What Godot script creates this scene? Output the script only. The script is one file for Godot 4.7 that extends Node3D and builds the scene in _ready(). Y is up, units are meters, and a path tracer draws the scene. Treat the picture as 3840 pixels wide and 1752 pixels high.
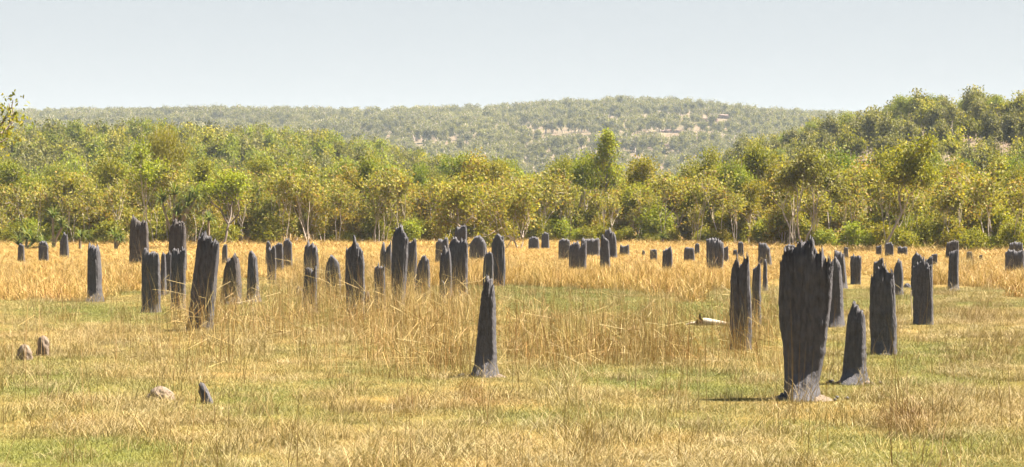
extends Node3D
# A dry-season plain with tall grey termite mounds, a thicket behind and wooded hills beyond.

const F := 7424.0          # focal length in pixels of the 3840 pixel wide photograph
const EYE := 2.45          # height of the eye in metres
const YH := 790.0          # row of the horizon
const TREE_EDGE := [[-600, 148], [0, 146], [600, 136], [1300, 142], [1900, 148], [2300, 150], [2800, 136], [3300, 122], [3840, 114], [4500, 108]]

class MB:
	var v := PackedVector3Array()
	var c := PackedColorArray()
	var i := PackedInt32Array()
	func add(p: Vector3, col: Color) -> int:
		v.append(p); c.append(col)
		return v.size() - 1
	func tri(a: int, b: int, d: int) -> void:
		i.append(a); i.append(b); i.append(d)
	func quad(a: int, b: int, d: int, e: int) -> void:
		tri(a, b, d); tri(a, d, e)
	func normals() -> PackedVector3Array:
		var n := PackedVector3Array(); n.resize(v.size())
		for k in range(0, i.size(), 3):
			var a := v[i[k]]; var m := (v[i[k + 2]] - a).cross(v[i[k + 1]] - a)
			n[i[k]] += m; n[i[k + 1]] += m; n[i[k + 2]] += m
		for k in n.size():
			n[k] = n[k].normalized() if n[k].length_squared() > 1e-20 else Vector3.UP
		return n
	func into(mesh: ArrayMesh, mat: Material, smooth := true, colors := true) -> ArrayMesh:
		var arr := []; arr.resize(Mesh.ARRAY_MAX)
		arr[Mesh.ARRAY_VERTEX] = v
		arr[Mesh.ARRAY_INDEX] = i
		if smooth: arr[Mesh.ARRAY_NORMAL] = normals()
		if colors: arr[Mesh.ARRAY_COLOR] = c
		mesh.add_surface_from_arrays(Mesh.PRIMITIVE_TRIANGLES, arr)
		mesh.surface_set_material(mesh.get_surface_count() - 1, mat)
		return mesh
	func mesh(mat: Material, smooth := true, colors := true) -> ArrayMesh:
		return into(ArrayMesh.new(), mat, smooth, colors)

var M := {}
var used := {}
var rng := RandomNumberGenerator.new()
var n_patch := FastNoiseLite.new()
var n_fine := FastNoiseLite.new()
var n_rough := FastNoiseLite.new()
var n_flute := FastNoiseLite.new()

# ---------------------------------------------------------------- helpers
func numbered(called: String) -> String:
	var k: int = used.get(called, 0)
	used[called] = k + 1
	return called if k == 0 else "%s_%03d" % [called, k]

func tag(o: Node, label: String, category: String, group := "", kind := "") -> void:
	if label: o.set_meta("label", label)
	if category: o.set_meta("category", category)
	if group: o.set_meta("group", group)
	if kind: o.set_meta("kind", kind)

func thing(called: String, label: String, category: String, at: Vector3, turn := 0.0, group := "") -> Node3D:
	var o := Node3D.new()
	o.name = numbered(called)
	add_child(o)
	o.position = at
	o.rotation.y = turn
	tag(o, label, category, group)
	return o

func part(called: String, mesh: Mesh, parent: Node, mat: Material = null) -> MeshInstance3D:
	var o := MeshInstance3D.new()
	o.name = called if parent != self else numbered(called)
	o.mesh = mesh
	if mat: o.material_override = mat
	parent.add_child(o, true)
	return o

func ground_at(px: float, py: float) -> Vector3:
	var d := F * EYE / (py - YH)
	return Vector3((px - 1920.0) / F * d, 0, -d)

func at_depth(px: float, d: float) -> Vector3:
	var x := (px - 1920.0) / F * d
	return Vector3(x, height_at(x, -d), -d)

func lerp_table(t: Array, x: float) -> float:
	if x <= t[0][0]: return t[0][1]
	for k in range(1, t.size()):
		if x <= t[k][0]:
			var a: Array = t[k - 1]; var b: Array = t[k]
			return lerpf(a[1], b[1], (x - a[0]) / float(b[0] - a[0]))
	return t[t.size() - 1][1]

func bump(x: float, a: float, b: float) -> float:
	return smoothstep(a, b, x)

# the lie of the land
func left_hill(x: float, z: float) -> float:
	var d := -z
	var along := lerp_table([[-260, 10.0], [-90, 10.2], [-62, 11.0], [-40, 10.2], [-25, 8.4], [-10, 5.0], [4, 0.0], [12, -3.0]], x)
	return along * bump(d, 215, 345) * (1.0 - bump(d, 380, 560)) + 0.7 * n_patch.get_noise_2d(x * 1.3, z * 1.3) - 0.6

func right_hill(x: float, z: float) -> float:
	var d := -z
	var along := lerp_table([[26, -3.0], [34, 1.5], [40, 7.0], [44, 10.3], [50, 11.0], [57, 11.6], [61, 13.3], [70, 14.6], [80, 14.0], [220, 14.0]], x)
	return along * bump(d, 185, 300) * (1.0 - bump(d, 345, 540)) + 0.7 * n_patch.get_noise_2d(x * 1.3, z * 1.3) - 0.6

func ridge(x: float, z: float) -> float:
	var d := -z
	var px := 1920.0 + x * F / d
	var crest := lerp_table([[-900, 58], [0, 60.5], [500, 61], [1000, 62], [1500, 61], [1900, 62.5], [2100, 65], [2300, 67], [2600, 66], [2800, 63], [3000, 60], [3400, 57], [4700, 55]], px)
	return crest * bump(d, 560, 1290) * (1.0 - bump(d, 1400, 1900)) + 2.5 * n_patch.get_noise_2d(x * 0.25, z * 0.25) - 1.5

func height_at(x: float, z: float) -> float:
	return maxf(0.0, maxf(left_hill(x, z), maxf(right_hill(x, z), ridge(x, z))))

func edge_at(px: float) -> float:
	return lerp_table(TREE_EDGE, px)

# ---------------------------------------------------------------- what grows where on the plain
func blot(px: float, py: float, list: Array) -> float:
	var s := 0.0
	for e in list:
		var dx: float = (px - e[0]) / e[2]
		var dy: float = (py - e[1]) / e[3]
		s = maxf(s, e[4] * exp(-(dx * dx + dy * dy)))
	return s

const STRAW := [[1490, 1250, 260, 90, 1.0], [1620, 1330, 210, 60, 0.9], [1120, 1230, 300, 70, 0.45], [760, 1225, 120, 50, 0.9], [2150, 1335, 360, 50, 1.0], [2610, 1350, 260, 42, 1.2], [1600, 1370, 160, 35, 1.0], [2780, 1325, 75, 26, 1.5], [2790, 1270, 80, 70, 1.0], [745, 1246, 70, 16, 1.4], [1335, 1215, 60, 14, 1.2], [1000, 1310, 500, 80, 0.16], [2300, 1230, 380, 60, 0.22], [840, 1560, 200, 90, 0.1], [1330, 1140, 250, 60, 0.7]]
const GREEN := [[420, 1175, 420, 32, 0.8], [2180, 1135, 430, 50, 1.0], [1150, 1160, 360, 42, 0.8], [2700, 1170, 250, 50, 0.9], [200, 1410, 320, 60, 0.7], [1330, 1450, 380, 45, 0.6], [980, 1500, 260, 60, 0.65], [260, 1690, 480, 60, 1.1], [900, 1520, 200, 40, 0.8], [3500, 1370, 420, 120, 0.75], [2600, 1440, 400, 60, 0.6], [3300, 1700, 600, 60, 0.85], [3000, 1600, 500, 30, 0.5], [3300, 1470, 400, 60, 0.7], [2200, 1560, 600, 60, 0.5], [3330, 1120, 220, 40, 0.7], [3640, 1150, 160, 40, 0.6], [2350, 1235, 450, 60, 0.6]]
const GOLD := [[1700, 1700, 900, 110, 1.0], [560, 1570, 420, 80, 0.7], [2750, 1700, 420, 60, 0.6], [3620, 1520, 330, 110, 0.7], [3650, 1230, 260, 80, 0.6], [600, 1290, 600, 60, 0.5], [3300, 1240, 180, 60, 0.5]]
const RUSSET := [[1790, 1505, 150, 32, 0.8], [3400, 1590, 150, 55, 0.9], [3640, 1190, 150, 40, 0.5], [1480, 1560, 200, 40, 0.3], [3700, 1330, 200, 60, 0.4], [2900, 1530, 300, 40, 0.35]]
const TALL_EDGE := [[-400, 1135], [0, 1130], [330, 1125], [420, 1100], [600, 1070], [900, 1050], [1200, 1075], [1500, 1095], [1900, 1082], [2300, 1105], [2600, 1118], [2760, 1090], [2900, 1050], [3200, 1030], [3420, 1045], [3520, 1060], [3700, 1085], [3840, 1100], [4300, 1100]]

func look(x: float, z: float) -> Vector2:
	return Vector2(1920.0 + x * F / -z, YH + F * EYE / -z)

func tallness(x: float, z: float) -> float:
	var p := look(x, z)
	var e := lerp_table(TALL_EDGE, p.x) + 22.0 * n_patch.get_noise_2d(x * 6.0, z * 6.0)
	return clampf((e - p.y) / 14.0 + 0.5, 0.0, 1.0)

func greenness(x: float, z: float) -> float:
	var p := look(x, z)
	var g := 0.12 + 1.15 * blot(p.x, p.y, GREEN) + 0.7 * n_patch.get_noise_2d(x * 9.0 + 50.0, z * 9.0) + 0.3 * n_patch.get_noise_2d(x * 30.0, z * 30.0 + 70.0)
	return clampf(g, 0.0, 1.0)

# ---------------------------------------------------------------- materials
func noise_tex(freq: float, colors: Array, seed_: int, size := 512, octaves := 5, normal := false) -> NoiseTexture2D:
	var n := FastNoiseLite.new()
	n.noise_type = FastNoiseLite.TYPE_SIMPLEX_SMOOTH
	n.frequency = freq; n.seed = seed_; n.fractal_octaves = octaves
	var t := NoiseTexture2D.new()
	t.width = size; t.height = size; t.seamless = true; t.noise = n
	if colors.size() > 0:
		var g := Gradient.new()
		var offs := PackedFloat32Array(); var cols := PackedColorArray()
		for k in colors.size():
			offs.append(float(k) / (colors.size() - 1)); cols.append((colors[k] as Color).linear_to_srgb())
		g.offsets = offs; g.colors = cols
		t.color_ramp = g
	t.as_normal_map = normal
	return t

func mound_material(colors: Array, seed_: int) -> StandardMaterial3D:
	var m := StandardMaterial3D.new()
	m.albedo_texture = noise_tex(0.011, colors, seed_)
	m.uv1_triplanar = true
	m.uv1_scale = Vector3(2.2, 0.8, 2.2)
	m.roughness = 0.95
	m.metallic_specular = 0.15
	m.heightmap_enabled = true
	m.heightmap_texture = noise_tex(0.035, [], seed_ + 5, 512, 4)
	m.heightmap_scale = 1.2
	return m

func leaf_material(tint: Color, back: float) -> StandardMaterial3D:
	var m := StandardMaterial3D.new()
	m.vertex_color_use_as_albedo = true
	m.albedo_color = tint
	m.roughness = 0.55
	m.metallic_specular = 0.3
	m.cull_mode = BaseMaterial3D.CULL_DISABLED
	m.backlight_enabled = true
	m.backlight = Color(back, back, back * 0.7)
	return m

func make_materials() -> void:
	M.mound = mound_material([Color(0.0473, 0.0472, 0.0549), Color(0.0658, 0.0656, 0.0754), Color(0.0822, 0.0807, 0.0906), Color(0.0968, 0.0938, 0.103)], 3)
	M.mound_brown = mound_material([Color(0.0401, 0.0418, 0.0528), Color(0.0603, 0.0558, 0.0587), Color(0.0805, 0.0712, 0.0688), Color(0.0669, 0.0638, 0.0688)], 8)
	M.mound_tan = mound_material([Color(0.103, 0.0797, 0.0621), Color(0.142, 0.113, 0.0916), Color(0.172, 0.142, 0.117)], 12)
	M.grass = leaf_material(Color(1, 1, 1), 0.5)
	M.leaf = leaf_material(Color(1, 1, 1), 0.95)
	M.leaf_warm = leaf_material(Color(1.0, 0.945, 0.86), 0.95)
	M.leaf_dark = leaf_material(Color(0.9, 0.95, 0.88), 0.95)
	var b := StandardMaterial3D.new()
	b.vertex_color_use_as_albedo = true
	b.roughness = 0.85
	b.metallic_specular = 0.2
	M.bark = b
	var g := StandardMaterial3D.new()
	g.vertex_color_use_as_albedo = true
	g.albedo_texture = noise_tex(0.02, [Color(0.55, 0.5, 0.45), Color(0.85, 0.85, 0.8), Color(1, 1, 1)], 21)
	g.uv1_triplanar = true; g.uv1_world_triplanar = true
	g.uv1_scale = Vector3(0.45, 0.45, 0.45)
	g.roughness = 1.0; g.metallic_specular = 0.1
	M.ground = g
	var h := StandardMaterial3D.new()
	h.albedo_texture = noise_tex(0.012, [Color(0.076, 0.056, 0.0416), Color(0.108, 0.08, 0.06), Color(0.112, 0.092, 0.06), Color(0.096, 0.088, 0.048)], 31)
	h.uv1_triplanar = true; h.uv1_world_triplanar = true
	h.uv1_scale = Vector3(0.02, 0.02, 0.02)
	h.roughness = 1.0; h.metallic_specular = 0.1
	M.hill = h
	var r := StandardMaterial3D.new()
	r.albedo_texture = noise_tex(0.01, [Color(0.0694, 0.0496, 0.0446), Color(0.149, 0.0944, 0.0794), Color(0.198, 0.139, 0.119)], 41)
	r.uv1_triplanar = true; r.uv1_scale = Vector3(0.12, 0.3, 0.12)
	r.roughness = 1.0
	M.rock = r

# ---------------------------------------------------------------- termite mounds
func top_at(tops: String, u: float) -> float:
	var n := tops.length() - 1
	if n < 1: return 1.0
	var f := clampf(u, 0, 1) * n
	var k := mini(int(f), n - 1)
	var a := float(tops.substr(k, 1).to_int()); var b := float(tops.substr(k + 1, 1).to_int())
	return 1.0 - (9.0 - lerpf(a, b, f - k)) * 0.035

func spread_u(t: float) -> float:
	var s := 2.0 * t - 1.0
	return 0.5 + 0.5 * signf(s) * (1.0 - pow(1.0 - absf(s), 1.45))

func mound_mesh(wb: float, wm: float, wt: float, h: float, lean: float, tops: String, t0: float, seed_: int, cols: int, rows: int, tooth: float, flare: float, zoff := 0.0, foot := 0.1) -> MB:
	var r := RandomNumberGenerator.new(); r.seed = seed_ * 7919 + 13
	var mb := MB.new()
	var off := Vector3(seed_ * 3.7, seed_ * 1.3, seed_ * 5.1)
	# the crest: a row of uneven spires
	var hs := PackedFloat32Array()
	var gap := 0; var spire := 0.0; var phase := 0; var span := 1
	for j in cols + 1:
		var u := spread_u(float(j) / cols)
		if phase >= span:
			phase = 0; span = r.randi_range(2, 4); spire = r.randf_range(0.1, 1.0) if r.randf() < 0.75 else r.randf_range(1.2, 2.0)
		var tt := 0.0 if phase == 0 else (1.0 if phase == 1 else 0.72)
		phase += 1
		hs.append(h * top_at(tops, u) + tooth * (spire * tt - 0.55 + 0.25 * r.randf()))
	var idx := []
	var white := Color(1, 1, 1)
	for side in [1, -1]:
		var rowsidx := []
		for q in rows + 1:
			var line := PackedInt32Array()
			var v := float(q) / rows
			for j in cols + 1:
				if side == -1 and (j == 0 or j == cols or q == rows):
					line.append(idx[0][q][j]); continue
				var u := spread_u(float(j) / cols)
				var H := hs[j]
				var y := lerpf(-0.06, H, v)
				var yb := clampf(y / h, 0.0, 1.0)
				var w := wb * (1 - yb) * (1 - 2 * yb) + wm * 4 * yb * (1 - yb) + wt * yb * (2 * yb - 1)
				w *= 1.0 + foot * flare * pow(maxf(0.0, 1.0 - yb / 0.14), 2.0)
				var x := lean * yb + (u - 0.5) * w
				var eu := absf(2 * u - 1)
				var T := t0 * pow(maxf(0.0, 1.0 - pow(eu, 4.2)), 1.0 / 4.2) * (1.0 - 0.35 * yb)
				T *= clampf(sqrt(maxf(0.0, H - y) / (0.12 * h + 0.05)) + 0.06, 0.0, 1.0)
				T += flare * t0 * 1.9 * pow(maxf(0.0, 1.0 - yb / 0.24), 1.7) * sqrt(maxf(0.0, 1.0 - eu * eu))
				var p := Vector3(x, y, side * T) + off
				var lump_n := n_rough.get_noise_3d(p.x * 9.0, p.y * 6.0, p.z * 9.0)
				var fl := n_flute.get_noise_3d(p.x * 9.0, p.y * 1.1, p.z * 3.0)
				var rg := n_rough.get_noise_3d(p.x * 22.0, p.y * 16.0, p.z * 22.0)
				var inner := sqrt(maxf(0.0, 1.0 - eu * eu))
				var zz: float = side * T + side * (fl * 0.034 * minf(1.0, w * 2.0) + rg * 0.018 + lump_n * 0.03 * minf(1.0, w * 2.0)) * inner
				x += (eu * eu) * (0.03 * w * n_rough.get_noise_3d(signf(u - 0.5) * 40.0 + off.x, y * 5.0, off.z) + 0.012 * n_rough.get_noise_3d(signf(u - 0.5) * 40.0 + off.x, y * 34.0, off.z)) * signf(u - 0.5)
				line.append(mb.add(Vector3(x, y, zz + zoff), white))
			rowsidx.append(line)
		idx.append(rowsidx)
	for s in 2:
		for q in rows:
			for j in cols:
				var a: int = idx[s][q][j]; var b: int = idx[s][q][j + 1]; var c2: int = idx[s][q + 1][j + 1]; var d: int = idx[s][q + 1][j]
				if s == 0: mb.quad(a, d, c2, b)
				else: mb.quad(a, b, c2, d)
	return mb

func mound(cx: float, by: float, wb: float, wm: float, wt: float, lean: float, ty: float, tops: String, label: String, o := {}) -> void:
	var d := F * EYE / (by - YH)
	var k := d / F                                   # metres per pixel there
	var at := ground_at(cx, by)
	var h := (by - ty) * k
	var px := maxf(wm, wb)
	var cols := clampi(int(px / 2.2), 14, 84)
	var rows := clampi(int((by - ty) / 9.0), 12, 64)
	var sd: int = used.get("termite_mound", 0) + 1
	var turn: float = deg_to_rad(o.get("yaw", -25.0 + 6.0 * sin(sd * 2.3)))
	var t0: float = 1.15 * o.get("thick", 0.17) * maxf(wm, wb) * k
	var tooth: float = 1.05 * o.get("tooth", 0.055) * minf(h, 1.8) * clampf(wm * k / 0.35, 0.5, 1.0)
	var n := thing(o.get("name", "termite_mound"), label, o.get("cat", "termite mound"), at, turn, o.get("group", ""))
	var mat: Material = M[o.get("mat", "mound")]
	var flare: float = o.get("flare", 0.55)
	part("body", mound_mesh(wb * k, wm * k, wt * k, h, lean * k, tops, t0, sd, cols, rows, tooth, flare, 0.0, o.get("foot", 0.1)).mesh(mat, true, false), n)
	if o.get("apron", 0.0) > 0.0: apron(n, o.apron, sd)
	if px > 34 and o.get("ridges", true):
		var r := RandomNumberGenerator.new(); r.seed = sd * 31 + 5
		for q in (3 if px > 70 else 2):
			var wide := r.randf_range(0.28, 0.5)
			var mid: float = r.randf_range(-0.3, 0.3) + [-0.12, 0.18, 0.0][q]
			mid = clampf(mid, -0.5 + wide * 0.55, 0.5 - wide * 0.55)
			var hh := h * (top_at(tops, mid + 0.5) - r.randf_range(0.03, 0.12))
			var w2 := wm * k * wide
			var m2 := mound_mesh(w2 * 1.1, w2, w2 * 0.8, hh, lean * k * hh / h, "7898", t0 * 0.62, sd * 17 + q, maxi(8, int(cols * wide)), rows, tooth * 0.9, 0.4, t0 * (0.42 if q < 2 else -0.4))
			for vi in m2.v.size():
				m2.v[vi].x += mid * (wb * (1.0 - m2.v[vi].y / h) + wt * m2.v[vi].y / h) * k
			part("spire_ridge", m2.mesh(mat, true, false), n)

func apron(n: Node3D, rad: float, sd: int) -> void:
	# washed-out mud and crumbs round a mound's foot
	var mb := MB.new()
	var na := 40; var nb := 7
	for q in nb + 1:
		var t := float(q) / nb
		for j in na:
			var a := TAU * j / na
			var edge := rad * (1.0 + 0.45 * n_rough.get_noise_3d(cos(a) * 5.0 + sd, 0.0, sin(a) * 5.0))
			var p := Vector3(cos(a), 0, sin(a) * 0.75) * edge * t
			p.y = 0.1 * (1.0 - t * t) - 0.03 + 0.035 * n_rough.get_noise_3d(p.x * 30.0, sd, p.z * 30.0) * (1.0 - t * 0.5)
			mb.add(p, Color(1, 1, 1))
	for q in nb:
		for j in na:
			var a2 := q * na + j; var b2 := q * na + (j + 1) % na
			mb.quad(a2, a2 + na, b2 + na, b2)
	part("mud_apron", mb.mesh(M.mound_tan, true, false), n)
	var r := RandomNumberGenerator.new(); r.seed = sd * 77
	for k in 9:
		var cb := MB.new()
		var a := r.randf() * TAU; var d := rad * r.randf_range(0.75, 1.25)
		var c := Vector3(cos(a) * d, 0.02, sin(a) * d * 0.75); var size := r.randf_range(0.015, 0.04)
		for q in 5:
			for j in 7:
				var th := PI * q / 4.0; var ph := TAU * j / 7
				var rr := size * (1.0 + 0.5 * n_rough.get_noise_3d(q * 3.0 + k, j * 3.0, sd))
				cb.add(c + Vector3(sin(th) * cos(ph), cos(th) * 0.75, sin(th) * sin(ph)) * rr, Color(1, 1, 1))
		for q in 4:
			for j in 7:
				var a3 := q * 7 + j; var b3 := q * 7 + (j + 1) % 7
				cb.quad(a3, a3 + 7, b3 + 7, b3)
		part("crumb", cb.mesh(M.mound, true, false), n)

func lump(cx: float, by: float, w: float, hpx: float, label: String, o := {}) -> void:
	# a low rounded or leaning earth lump
	var d := F * EYE / (by - YH)
	var k := d / F
	var mb := MB.new()
	var r: float = w * k * 0.5; var h: float = hpx * k
	var sd := int(cx) % 97
	var lean: float = o.get("lean", 0.0) * k
	var na := 26; var nb := 12
	var pw: float = o.get("power", 0.5)
	for q in nb + 1:
		var t := float(q) / nb
		var rad := r * pow(maxf(0.0, 1.0 - pow(t, 2.2)), pw)
		for j in na:
			var a := TAU * j / na
			var dir := Vector3(cos(a), 0, sin(a) * o.get("deep", 0.8))
			var ns := 1.0 + 0.28 * n_rough.get_noise_3d(dir.x * 6.0 + sd, t * 6.0, dir.z * 6.0) + 0.12 * n_rough.get_noise_3d(dir.x * 22.0 + sd, t * 20.0, dir.z * 22.0)
			mb.add(Vector3(dir.x * rad * ns + lean * t, -0.05 + t * (h + 0.05) * (0.93 + 0.07 * ns), dir.z * rad * ns), Color(1, 1, 1))
	for q in nb:
		for j in na:
			var a2 := q * na + j; var b2 := q * na + (j + 1) % na
			mb.quad(a2, a2 + na, b2 + na, b2)
	var n: MeshInstance3D = part(o.get("name", "termite_mound"), mb.mesh(M[o.get("mat", "mound_tan")], true, false), self)
	n.position = ground_at(cx, by)
	tag(n, label, o.get("cat", "termite mound"))

func build_mounds() -> void:
	# nearest ones on the right
	mound(3014, 1497, 82, 184, 196, 11, 902, "577899987755", "widest and tallest dark grey termite mound, jagged crown, pale flared foot on open grass", {"thick": 0.2, "tooth": 0.05, "yaw": -18.0, "flare": 1.1, "foot": 0.5, "apron": 0.5})
	mound(3205, 1440, 92, 74, 56, 12, 1139, "6998765", "short grey termite mound tapering to broken teeth, right beside the widest mound", {"thick": 0.28, "flare": 1.1, "apron": 0.34})
	mound(3316, 1331, 92, 98, 80, -8, 1005, "6799987", "broad grey mound with sloping left shoulder behind the short tapering mound", {"thick": 0.2})
	mound(3464, 1218, 74, 74, 68, -4, 975, "67889877", "grey mound with a toothed flat top and dry grass round its foot")
	mound(3443, 1112, 48, 48, 42, -2, 942, "56898764", "dark mound half hidden behind the flat toothed mound, taller on its left", {"ridges": false})
	mound(3484, 1104, 32, 30, 28, 0, 957, "5688", "small dark mound peeping over the flat toothed mound's right corner", {"ridges": false})
	mound(3505, 1010, 24, 23, 22, 0, 951, "7898", "small square dark mound in tall grass behind the flat toothed mound", {"ridges": false})
	mound(3140, 1227, 50, 44, 34, -4, 963, "7899875", "slim mound with pale eroded foot tucked against the widest mound's right side", {"thick": 0.34, "flare": 0.9})
	mound(3155, 1082, 48, 42, 34, -8, 936, "89875", "leaning dark mound with pale foot behind the widest mound", {"thick": 0.3})
	mound(3173, 975, 20, 19, 16, 0, 927, "798", "tiny dark mound at the thicket edge behind the leaning one", {"ridges": false})
	mound(3210, 1067, 36, 41, 42, 0, 957, "89898", "small blocky grey mound widening upwards, standing alone in golden grass")
	mound(3298, 1122, 42, 42, 34, -2, 963, "66789", "mound with a raised right spike hidden behind the broad sloping mound", {"ridges": false})
	mound(3368, 1107, 38, 36, 26, 2, 975, "37996", "slim pointed grey mound with pale lit foot beside green grass", {"thick": 0.3})
	mound(3576, 1092, 42, 36, 36, 2, 939, "78998", "slender upright dark mound with pale flared foot beside the brown streaked mound", {"thick": 0.34, "flare": 0.9})
	mound(3571, 980, 50, 48, 44, 3, 903, "68999", "brown streaked mound at the thicket edge behind the slender upright mound", {"mat": "mound_brown"})
	mound(3808, 1034, 76, 74, 70, -2, 937, "789987898", "broad dark mound with saw-toothed top in golden grass, a domed mound behind it")
	mound(3811, 992, 54, 52, 48, 0, 907, "5899985", "dark domed mound rising behind the broad saw-toothed mound", {"ridges": false})
	mound(3636, 984, 24, 23, 21, 0, 943, "6898", "faint squat mound in tall straw before the thicket, beside a tiny one", {"ridges": false, "mat": "mound_brown"})
	mound(3679, 986, 15, 14, 12, 0, 956, "798", "tiny mound nearly drowned in straw near the squat one", {"ridges": false, "mat": "mound_brown"})
	mound(3336, 968, 32, 31, 28, 0, 910, "58996", "rounded dark mound under the pale-trunked tree at the thicket edge", {"ridges": false})
	mound(3385, 966, 40, 38, 36, 0, 924, "89797", "low ragged dark mound among shrubs at the thicket foot", {"ridges": false})
	mound(3296, 964, 22, 21, 20, 0, 920, "689", "small dark mound hidden between pale tree trunks", {"ridges": false})
	# the straw-wrapped pair
	mound(2780, 1312, 76, 80, 64, -4, 963, "58967997", "dark mound wrapped in tall dry stalks with two spikes on its crown", {"thick": 0.2, "tooth": 0.07})
	mound(2838, 1233, 32, 32, 30, 0, 984, "6789", "narrow dark mound pressed against the stalk-wrapped mound's right side", {"thick": 0.3, "ridges": false})
	mound(2870, 1092, 20, 16, 12, 0, 970, "798", "thin post-like mound in straw beyond the stalk-wrapped pair", {"thick": 0.4, "ridges": false})
	mound(2870, 1004, 52, 48, 40, -6, 910, "989873", "dark stepped mound sloping down to the right in tall straw", {"ridges": false})
	mound(2962, 980, 50, 48, 42, 0, 918, "589998", "low domed mound peeping out behind the widest mound's left shoulder", {"ridges": false})
	mound(2682, 1024, 56, 66, 66, 0, 894, "8999875", "big flat-topped mound alone in far golden grass, narrower at its foot")
	mound(2722, 994, 24, 22, 20, 0, 923, "689", "small dark mound touching the big flat-topped mound's right side", {"ridges": false})
	mound(2778, 970, 24, 23, 20, 0, 904, "6896", "far upright mound with rounded tip beside the thicket shrubs", {"ridges": false})
	mound(2757, 968, 18, 17, 14, 0, 936, "79", "far tiny mound leaning on the upright rounded one", {"ridges": false})
	mound(2585, 986, 44, 42, 40, 0, 926, "7898796", "low jagged dark block in far straw with a slim mound behind", {"ridges": false})
	mound(2614, 962, 21, 19, 17, 1, 912, "698", "far slim rounded mound behind the low jagged block", {"ridges": false})
	mound(2503, 1024, 40, 39, 36, 0, 920, "44456794", "far mound with one tall spike on its right half", {"ridges": false})
	mound(2451, 984, 30, 29, 28, 0, 934, "8898", "far squat square mound alone in straw", {"ridges": false})
	mound(2415, 964, 14, 12, 8, -2, 938, "96", "far tiny pointed mound beside the squat square one", {"ridges": false})
	mound(2342, 964, 40, 38, 36, 0, 919, "98789", "far low jagged mound near the slim tall tree", {"ridges": false})
	# far cluster under the slim tree
	mound(2118, 985, 50, 48, 44, -2, 893, "689887", "far dark mound with slanting crown, first of the crowded row under the slim tree", {"ridges": false})
	mound(2166, 1034, 66, 68, 66, 2, 903, "567893788", "far broad mound with a deep notch in its crown")
	mound(2214, 968, 82, 78, 74, 0, 893, "697889898", "long low saw-edged mound in the crowded row under the slim tree", {"ridges": false})
	mound(2270, 1022, 40, 38, 34, -3, 885, "69875", "far dark pointed mound before the rounded tallest one of the crowded row", {"ridges": false})
	mound(2290, 976, 52, 48, 42, -2, 861, "7999864", "tall round-shouldered mound at the slim tree's foot")
	mound(2045, 938, 34, 32, 28, 0, 872, "6897", "shaded mound between tree trunks beyond the golden grass", {"ridges": false})
	mound(2002, 940, 44, 42, 38, 0, 888, "78987", "low shaded mound under the twin-trunk tree", {"ridges": false})
	# centre
	mound(1819, 1414, 92, 62, 44, 20, 1042, "7999965", "lone grey mound tapering upwards with leaning pale foot in mid field", {"thick": 0.24, "flare": 0.9, "apron": 0.34})
	mound(1830, 1096, 42, 42, 36, 2, 944, "58998", "dark mound directly behind the lone tapering mound's tip", {"ridges": false})
	mound(1872, 1088, 38, 54, 44, -6, 876, "479987", "oval dark mound, narrower at its foot, with ragged right edge", {"tooth": 0.02})
	mound(1793, 982, 68, 68, 52, 0, 884, "2699972", "wide dome-topped dark mound half sunk in straw", {"tooth": 0.025})
	mound(1726, 1010, 54, 54, 44, 2, 846, "798998", "tall dark mound rising behind the broad dark mound, under the sprawling tree", {"ridges": false})
	mound(1720, 1116, 66, 72, 74, -2, 893, "78998877", "broad dark mound with a saw-toothed crown and grass at its foot")
	mound(1672, 1122, 50, 50, 40, -2, 932, "5799787", "grey ragged mound overlapping the broad dark mound's left edge")
	mound(1658, 1150, 26, 24, 18, 2, 1050, "7985", "low crumbling mound at the ragged mound's foot", {"ridges": false})
	mound(1658, 990, 54, 52, 48, 0, 893, "5687898", "far low ragged mound left behind the broad dark mound", {"ridges": false})
	mound(1584, 1124, 62, 58, 42, 6, 956, "35899876", "mound with sloped left side and rounded knob top in straw")
	mound(1535, 1104, 54, 54, 50, 4, 895, "5567899", "dark mound whose crown slants up to its right corner", {"tooth": 0.03})
	mound(1493, 1182, 36, 60, 66, 10, 850, "6899875", "tallest grey column of the central cluster, narrowing to its foot", {"thick": 0.24, "flare": 0.5})
	mound(1447, 1084, 46, 48, 46, 0, 905, "3893679", "twin-peaked grey mound with pale foot behind the central column", {"ridges": false, "flare": 0.9})
	mound(1423, 1170, 46, 44, 40, 0, 993, "7898988", "short dark square-topped mound in front of the twin-peaked one")
	mound(1333, 1204, 62, 74, 62, -4, 890, "5566997654", "tall rounded mound with a single blunt peak and small holes", {"tooth": 0.03, "yaw": -15.0})
	lump(1376, 1202, 28, 112, "pale tan pillar of earth leaning on the blunt-peaked mound's foot", {"power": 0.35})
	mound(1249, 1122, 64, 62, 42, -2, 956, "468998764", "smooth mound with a rounded top like a headstone", {"tooth": 0.025, "ridges": false})
	mound(1164, 1086, 62, 64, 56, 4, 910, "589898762", "tall grey mound rising behind a shorter spiky one")
	mound(1158, 1174, 62, 56, 46, 8, 1003, "5789878", "short dark spiky mound in front of the tall grey one, foot spread left", {"tooth": 0.08})
	lump(1121, 1106, 26, 32, "small dark block of earth beside the short spiky mound", {"mat": "mound", "power": 0.25, "name": "earth_block", "cat": "earth block"})
	lump(1197, 1126, 18, 18, "small pale lump of earth between the spiky and the headstone mounds", {"name": "earth_lump", "cat": "earth lump"})
	mound(1078, 1022, 36, 38, 36, 0, 893, "689876", "far mound with peaked crown, last of four huddled together", {"ridges": false})
	mound(1045, 1034, 38, 38, 36, 0, 908, "68988", "far mound with sloping saw edge in the middle of four huddled together", {"ridges": false})
	mound(1018, 1064, 36, 36, 34, 0, 922, "78798", "foremost narrow mound of four huddled together", {"ridges": false})
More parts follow.
